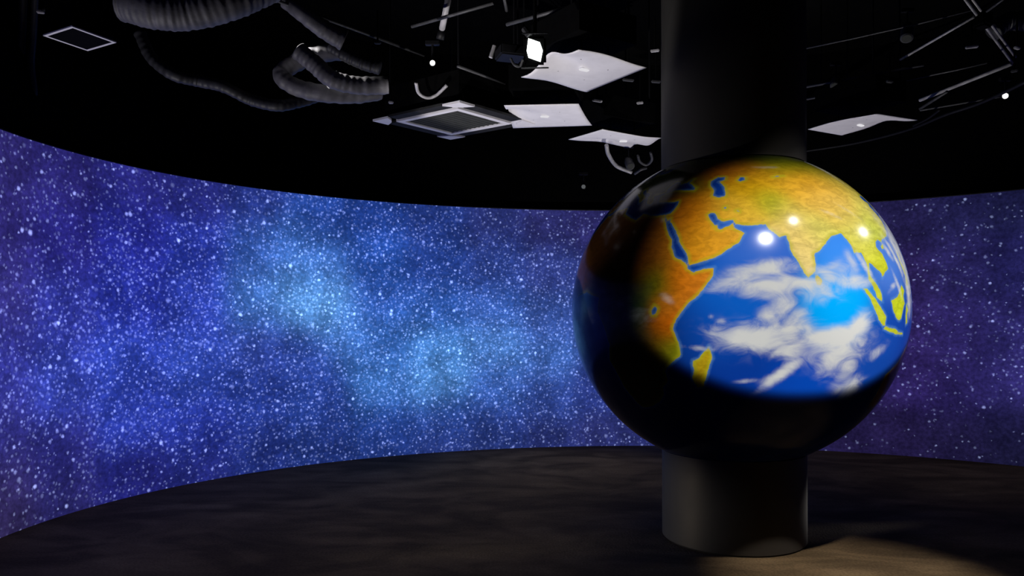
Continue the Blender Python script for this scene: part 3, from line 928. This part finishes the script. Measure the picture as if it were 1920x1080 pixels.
pipe([(505, -4), (795, 104)], 0.011, 'long thin grey rail running above the duct cluster to the small lamp', 'rail', 'ceiling_rail', M_dimmetal, z=3.75)
o = thing('drop_pipe', 'pale grey vertical pipe ending in a black joint above the small lamp', 'pipe', P(828, 62, d=5.6))
bm = bmesh.new(); cylm(bm, P(842, -10, d=5.4), P(828, 58, d=5.6), 0.023); obj('tube', bm, M_metal, o, True)
bm = bmesh.new(); cylm(bm, P(829, 54, d=5.6), P(825, 74, d=5.62), 0.03); obj('joint', bm, M_blackmetal, o, True)
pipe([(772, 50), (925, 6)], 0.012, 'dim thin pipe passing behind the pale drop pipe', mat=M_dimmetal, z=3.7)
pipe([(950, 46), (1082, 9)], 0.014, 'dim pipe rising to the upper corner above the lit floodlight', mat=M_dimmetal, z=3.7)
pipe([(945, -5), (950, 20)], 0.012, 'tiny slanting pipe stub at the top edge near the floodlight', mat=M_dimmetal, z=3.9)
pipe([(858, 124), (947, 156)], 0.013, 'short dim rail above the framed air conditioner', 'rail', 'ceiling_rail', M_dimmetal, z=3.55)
pipe([(780, 156, 3.45), (785, 174, 3.42), (800, 183, 3.40), (817, 179, 3.42), (838, 160, 3.46)], 0.014, 'hook-shaped grey cable hanging beside the framed air conditioner', 'cable', 'hanging_cable', M_metal, curve=True)
pipe([(936, 172, 3.55), (938, 205, 3.42), (945, 222, 3.36)], 0.012, 'grey hanger strap at the right corner of the framed air conditioner', 'bracket', 'hanger_strap', M_metal, curve=True)
pipe([(1137, 272, 3.27), (1141, 290, 3.2), (1156, 311, 3.13), (1184, 323, 3.08)], 0.02, 'thick grey cable looping down beneath the sheet left of the column', 'cable', 'hanging_cable', M_metal, curve=True)
pipe([(1190, 326, 3.06), (1202, 318, 3.09), (1212, 315, 3.11)], 0.014, 'dim cable tail curling up against the column', 'cable', 'hanging_cable', M_dimmetal, curve=True)
pipe([(1196, 292, 3.2), (1200, 303, 3.16), (1212, 309, 3.14), (1222, 300, 3.17), (1220, 286, 3.22)], 0.014, 'small dark cable coil close to the column', 'cable', 'hanging_cable', M_dimmetal, curve=True)
# right-hand pipework
pipe([(1806, -6), (1898, 118)], 0.010, 'lower of two parallel bright pipes at the top right corner', z=3.8, group='paired pipes at the right')
pipe([(1820, -6), (1904, 107)], 0.010, 'upper of two parallel bright pipes at the top right corner', z=3.82, group='paired pipes at the right')
bm = bmesh.new(); boxm(bm, P(1843, 37, z=3.77), (0.12, 0.10, 0.12), Matrix.Rotation(0.5, 3, 'Z'), 0.015)
tag(obj('pipe_clamp', bm, M_black), 'black clamp box gripping the two parallel pipes', 'clamp')
pipe([(1688, 112), (1826, 32)], 0.010, 'straight thin pipe running down left from the black clamp', z=3.78, mat=M_metal)
pipe([(1850, 22), (1885, -4)], 0.008, 'short thin pipe running up right from the black clamp', z=3.8, mat=M_dimmetal)
pipe([(1725, 188), (1896, 120)], 0.016, 'bright thick pipe from the paired pipes towards the right sheet', z=3.6, mat=M_metal)
pipe([(1725, 204), (1776, 172)], 0.012, 'short pipe just below the bright thick pipe', z=3.52, mat=M_dimmetal)
pipe([(1725, 207), (1790, 196), (1878, 181)], 0.009, 'thin cable running to the bright little lamp at right', 'cable', 'ceiling_cable', z=3.5, mat=M_dimmetal, curve=True)
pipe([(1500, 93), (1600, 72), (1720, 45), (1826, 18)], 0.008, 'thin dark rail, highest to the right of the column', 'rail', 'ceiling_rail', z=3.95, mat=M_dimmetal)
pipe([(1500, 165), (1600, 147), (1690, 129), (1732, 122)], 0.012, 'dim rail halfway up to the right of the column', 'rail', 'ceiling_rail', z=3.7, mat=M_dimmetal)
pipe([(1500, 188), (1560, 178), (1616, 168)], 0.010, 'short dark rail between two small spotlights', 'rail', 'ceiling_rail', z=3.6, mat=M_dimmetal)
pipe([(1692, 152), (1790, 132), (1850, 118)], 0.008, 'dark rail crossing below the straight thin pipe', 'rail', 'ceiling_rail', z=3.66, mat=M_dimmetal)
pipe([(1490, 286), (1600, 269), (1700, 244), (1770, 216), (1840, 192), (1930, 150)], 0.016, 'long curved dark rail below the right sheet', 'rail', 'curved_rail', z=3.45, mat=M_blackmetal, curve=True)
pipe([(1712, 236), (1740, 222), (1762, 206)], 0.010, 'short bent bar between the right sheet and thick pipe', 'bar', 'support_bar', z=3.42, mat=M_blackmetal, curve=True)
# left-hand hanging things
pipe([(44, -10, 3.9), (41, 60, 3.68), (38, 120, 3.48), (34, 172, 3.3), (29, 186, 3.26)], 0.028, 'dark cable bundle hanging at far left, nearer the edge', 'cable', 'hanging_cable', M_ductdark, 'cable bundles hanging at far left', curve=True)
pipe([(66, -10, 3.9), (63, 60, 3.68), (59, 120, 3.48), (64, 170, 3.3), (62, 212, 3.15)], 0.024, 'dark cable bundle hanging at far left, beside the thin-framed unit', 'cable', 'hanging_cable', M_ductdark, 'cable bundles hanging at far left', curve=True)
o = thing('ceiling_bracket', 'small pale bracket with a dim arm above the thin-framed unit', 'bracket', P(77, 21, z=3.6))
bm = bmesh.new(); boxm(bm, P(76, 22, z=3.6), (0.045, 0.03, 0.02), Matrix.Rotation(0.3, 3, 'Z'), 0.004); obj('plate', bm, M_metal, o)
bm = bmesh.new(); cylm(bm, P(80, 19, z=3.6), P(138, 0, z=3.62), 0.013); obj('arm', bm, M_blackmetal, o)


# metal rim and strap plates above the largest sheet
o = thing('metal_bracket', 'grey metal bracket bent over the black box above the largest sheet', 'bracket', P(1085, 16, z=3.72))
bm = bmesh.new(); tube(bm, [P(1030, 40, z=3.70), P(1082, 14, z=3.74)], 0.014, 8); obj('strap', bm, M_metal, o)
bm = bmesh.new(); tube(bm, [P(1050, 42, z=3.69), P(1080, 24, z=3.72)], 0.02, 8); obj('plate', bm, M_dimmetal, o)
bm = bmesh.new(); tube(bm, [P(1084, 15, z=3.72), P(1178, 40, z=3.72)], 0.014, 8); obj('arm', bm, M_dimmetal, o)
bm = bmesh.new(); boxm(bm, P(1168, 37, z=3.70), (0.07, 0.03, 0.02), Matrix.Rotation(-0.4, 3, 'Z'), 0.004); obj('end_plate', bm, M_metal, o)


# small brackets that catch the light
def small_bracket(x, y, z, w_, ang, label, mat=None, h=0.02):
    o = thing('small_bracket', label, 'bracket', P(x, y, z=z), 'small brackets under the ceiling')
    p = P(x, y, z=z)
    bm = bmesh.new(); boxm(bm, p, (w_, 0.03, h), Matrix.Rotation(ang, 3, 'Z'), 0.005); obj('plate', bm, mat or M_metal, o)
    bm = bmesh.new(); cylm(bm, p + Vector((0, 0, 0.01)), p + Vector((0, 0, 0.25)), 0.007, segs=8); obj('stem', bm, M_black, o)


small_bracket(1120, 189, 3.5, 0.10, 0.5, 'small bracket on the black box above the sheet left of the column')
small_bracket(1200, 193, 3.5, 0.06, -0.4, 'small bracket catching light nearest the column, above the left sheet')
small_bracket(1228, 95, 3.7, 0.07, -0.3, 'small bracket at the left edge of the column, high up')
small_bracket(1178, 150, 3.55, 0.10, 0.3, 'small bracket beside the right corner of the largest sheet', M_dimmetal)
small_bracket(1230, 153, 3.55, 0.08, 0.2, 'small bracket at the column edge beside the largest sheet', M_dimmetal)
small_bracket(1822, 88, 3.7, 0.09, -0.35, 'bright little plate left of the paired pipes')
small_bracket(1907, 90, 3.7, 0.06, 0.5, 'bright little plate at the right edge beside the paired pipes')
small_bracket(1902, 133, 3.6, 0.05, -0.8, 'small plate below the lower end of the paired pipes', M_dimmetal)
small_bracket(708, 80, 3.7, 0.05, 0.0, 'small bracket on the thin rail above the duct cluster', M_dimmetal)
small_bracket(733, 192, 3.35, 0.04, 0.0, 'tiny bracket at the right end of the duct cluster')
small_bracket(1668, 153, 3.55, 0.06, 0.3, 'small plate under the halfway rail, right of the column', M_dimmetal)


# ------------------------------------------------------------------ spotlights and lamps
def spotlight(x, y, z, aim, label, r=0.045, ln=0.14, lens=None, housing=None, group='small spotlights under the ceiling'):
    p = P(x, y, z=z)
    a = (Vector(aim) - p).normalized()
    o = thing('spotlight', label, 'spotlight', p, group)
    bm = bmesh.new(); tube(bm, [p - a * ln, p - a * ln * 0.6, p - a * 0.01, p], lambda t: r * (0.7 if t < 0.1 else 1.0), 20); h = obj('housing', bm, housing or M_blackmetal, o, True)
    bm = bmesh.new(); cylm(bm, p - a * 0.004, p + a * 0.003, r * 0.75); obj('lens', bm, lens or M_grille, h)
    q = p - a * ln * 0.6
    bm = bmesh.new(); tube(bm, [q + Vector((0, 0, r * 0.6)), q + Vector((0, 0, r + 0.10))], 0.008, 8); obj('yoke', bm, M_blackmetal, o)
    bm = bmesh.new(); boxm(bm, q + Vector((0, 0, r + 0.115)), (0.10, 0.04, 0.03), None, 0.004); obj('mount', bm, M_blackmetal, o)
    return o


spotlight(811, 118, 3.316, (0, 0, 1.5), 'small lit lamp at the end of the thin rail', 0.024, 0.09, M_lamp)
spotlight(1885, 180, 3.45, (0, 0, 1.5), 'small lit lamp at far right below the thick pipe', 0.030, 0.10, M_lamp)
spotlight(1094, 350, 3.02, (0, 0, 1.5), 'tiny dim lamp on the dark wall above the screen', 0.030, 0.08, M_dimlamp)
spotlight(1700, 72, 3.85, (2.5, 5.0, 1.5), 'small unlit spotlight under the highest right rail', 0.05, 0.16, None, M_dimmetal)
spotlight(1565, 161, 3.65, (1.8, 5.0, 1.5), 'small unlit spotlight on the rail close to the column', 0.04, 0.14, None, M_dimmetal)
spotlight(1182, 312, 3.1, (1.4, 6.0, 1.6), 'small unlit spotlight among the cables left of the column', 0.045, 0.14, None, M_dimmetal)

# the two lit lamps throw a weak pool of light down on the floor
for lx, ly, lz, pw in ((811, 118, 3.316, 34), (1885, 180, 3.45, 24), (1094, 350, 3.02, 40)):
    q = P(lx, ly, z=lz) + Vector((0, 0, -0.06))
    spot('lamp_light', q, q + Vector(((-0.35, 0.15, -1) if lx == 811 else (0.2, 0.55, -1) if lx == 1885 else (-0.1, -0.2, -1))), pw, 100 if lx != 1094 else 66, 0.9, (1.0, 0.93, 0.84), 0.03)

# the floodlight with the bright rectangular lens
p = P(1003, 95, d=4.6)
o = thing('floodlight', 'black floodlight with a blazing white lens between pipes and sheet', 'floodlight', p)
fwd = (Vector((0.0, 0.6, 1.7)) - p).normalized()
side = fwd.cross(Vector((0, 0, 1))).normalized(); up_ = side.cross(fwd)
rotm = Matrix((side, fwd, up_)).transposed()
bm = bmesh.new(); boxm(bm, p - fwd * 0.115, (0.14, 0.20, 0.17), rotm, 0.015); obj('housing', bm, M_black, o)
bm = bmesh.new()
half = [(-.034, -.066), (.040, -.040), (.050, 0.0), (.040, .072), (-.030, .048), (-.048, 0.0)]
lo_ = [bm.verts.new(p + side * a_ + up_ * b_ + fwd * 0.002) for a_, b_ in half]
hi_ = [bm.verts.new(p + side * a_ + up_ * b_ - fwd * 0.022) for a_, b_ in half]
bm.faces.new(lo_); bm.faces.new(hi_[::-1])
for k in range(6):
    bm.faces.new((lo_[k], hi_[k], hi_[(k + 1) % 6], lo_[(k + 1) % 6]))
obj('lens', bm, M_lens, o)
bm = bmesh.new(); boxm(bm, p + up_ * 0.10 + fwd * 0.02, (0.16, 0.05, 0.008), rotm, 0.002); obj('upper_flap', bm, M_dimmetal, o)
bm = bmesh.new(); boxm(bm, p - up_ * 0.10 + fwd * 0.03, (0.17, 0.06, 0.008), rotm, 0.002); obj('lower_flap', bm, M_dimmetal, o)
bm = bmesh.new(); tube(bm, [P(920, 108, d=4.75), P(927, 86, d=4.75)], 0.013, 8); obj('side_handle', bm, M_metal, o)
bm = bmesh.new(); boxm(bm, P(957, 100, d=4.8), (0.17, 0.16, 0.07), Matrix.Rotation(0.3, 3, 'Z'), 0.01); obj('ballast_box', bm, M_blackmetal, o)
bm = bmesh.new(); tube(bm, [P(983, 54, d=4.62), P(993, 68, d=4.6)], 0.02, 8); obj('knob', bm, M_dimmetal, o)
bm = bmesh.new(); tube(bm, [p - fwd * 0.14 + up_ * 0.1, p - fwd * 0.16 + up_ * 0.1 + Vector((0, 0, 0.5))], 0.012, 8); obj('stem', bm, M_black, o)
bm = bmesh.new(); tube(bm, catmull([P(958, 110, d=4.7), P(965, 122, d=4.66), P(975, 124, d=4.66), P(980, 112, d=4.64)], 6), 0.008, 8); obj('cable', bm, M_dimmetal, o)

# warm track spotlight outside the picture that pools light on the floor at right
wp = Vector((2.2, 2.75, 4.2))
wt_ = Vector((2.05, 4.32, 0.0))
spot('track_spot_light', wp, wt_, 850, 24, 0.9, (1.0, 0.86, 0.72), 0.05)


def fixture(p, a, label, group, name='projector', size=(0.34, 0.42, 0.16), back=0.26):
    a = (Vector(a) - Vector(p)).normalized()
    sd = a.cross(Vector((0, 0, 1))).normalized(); u_ = sd.cross(a)
    rm = Matrix((sd, a, u_)).transposed()
    o = thing(name, label, name.replace('_', ' '), p, group)
    bm = bmesh.new(); boxm(bm, p - a * back, size, rm, 0.02); obj('housing', bm, M_black, o)
    bm = bmesh.new(); tube(bm, [p - a * (back - size[1] / 2 + 0.005), p - a * 0.02], 0.075, 24, cap=False); obj('lens_barrel', bm, M_blackmetal, o, True)
    return o


for k, (l, t_, *_r) in enumerate(PROJ):
    o = fixture(l, t_, ['black ceiling projector in front of the globe, out of view above', 'black ceiling projector to the right of the globe, out of view above', 'black ceiling projector behind the globe at right, out of view above', 'black ceiling projector to the left of the globe, out of view above'][k], 'globe projectors')
    q = l - (Vector(t_) - Vector(l)).normalized() * 0.26
    bm = bmesh.new(); cylm(bm, q + Vector((0, 0, 0.05)), Vector((q.x, q.y, ZC)), 0.02); obj('ceiling_mount', bm, M_blackmetal, o)
o = fixture(wp, wt_, 'black track spotlight over the floor at right, out of view', None, 'track_spotlight', (0.14, 0.2, 0.14), 0.18)
bm = bmesh.new(); q = wp - (wt_ - wp).normalized() * 0.18; cylm(bm, q, Vector((q.x, q.y, ZC)), 0.015); obj('stem', bm, M_blackmetal, o)
for k, (l, t_, *_r) in enumerate(UPL + LOW):  # housings for the added floor lamps
    a = (t_ - l).normalized()
    o = thing('floor_uplight', ['black floor uplight in the foreground aimed at the middle sheets, out of view', 'black floor uplight at the foot of the left screen, out of view', 'black floor uplight hidden on the floor behind the pedestal',
                               'black low spotlight at left aimed at the pedestal, out of view', 'black low spotlight at left aimed at the column, out of view', 'black low spotlight at right aimed at the pedestal, out of view'][k], 'floor light', (l.x, l.y, 0), 'floor uplights')
    bm = bmesh.new(); tube(bm, [l - a * 0.10, l + a * 0.05], 0.07 if k < 3 else 0.045, 24, cap=False); h = obj('housing', bm, M_black, o, True)
    md = h.modifiers.new('thickness', 'SOLIDIFY'); md.thickness = 0.004
    bm = bmesh.new(); cylm(bm, (l.x, l.y, 0), (l.x, l.y, 0.02), 0.10); obj('base', bm, M_black, o, True)
    bm = bmesh.new(); cylm(bm, (l.x, l.y, 0.02), l - a * 0.10, 0.015); obj('stem', bm, M_black, o, True)
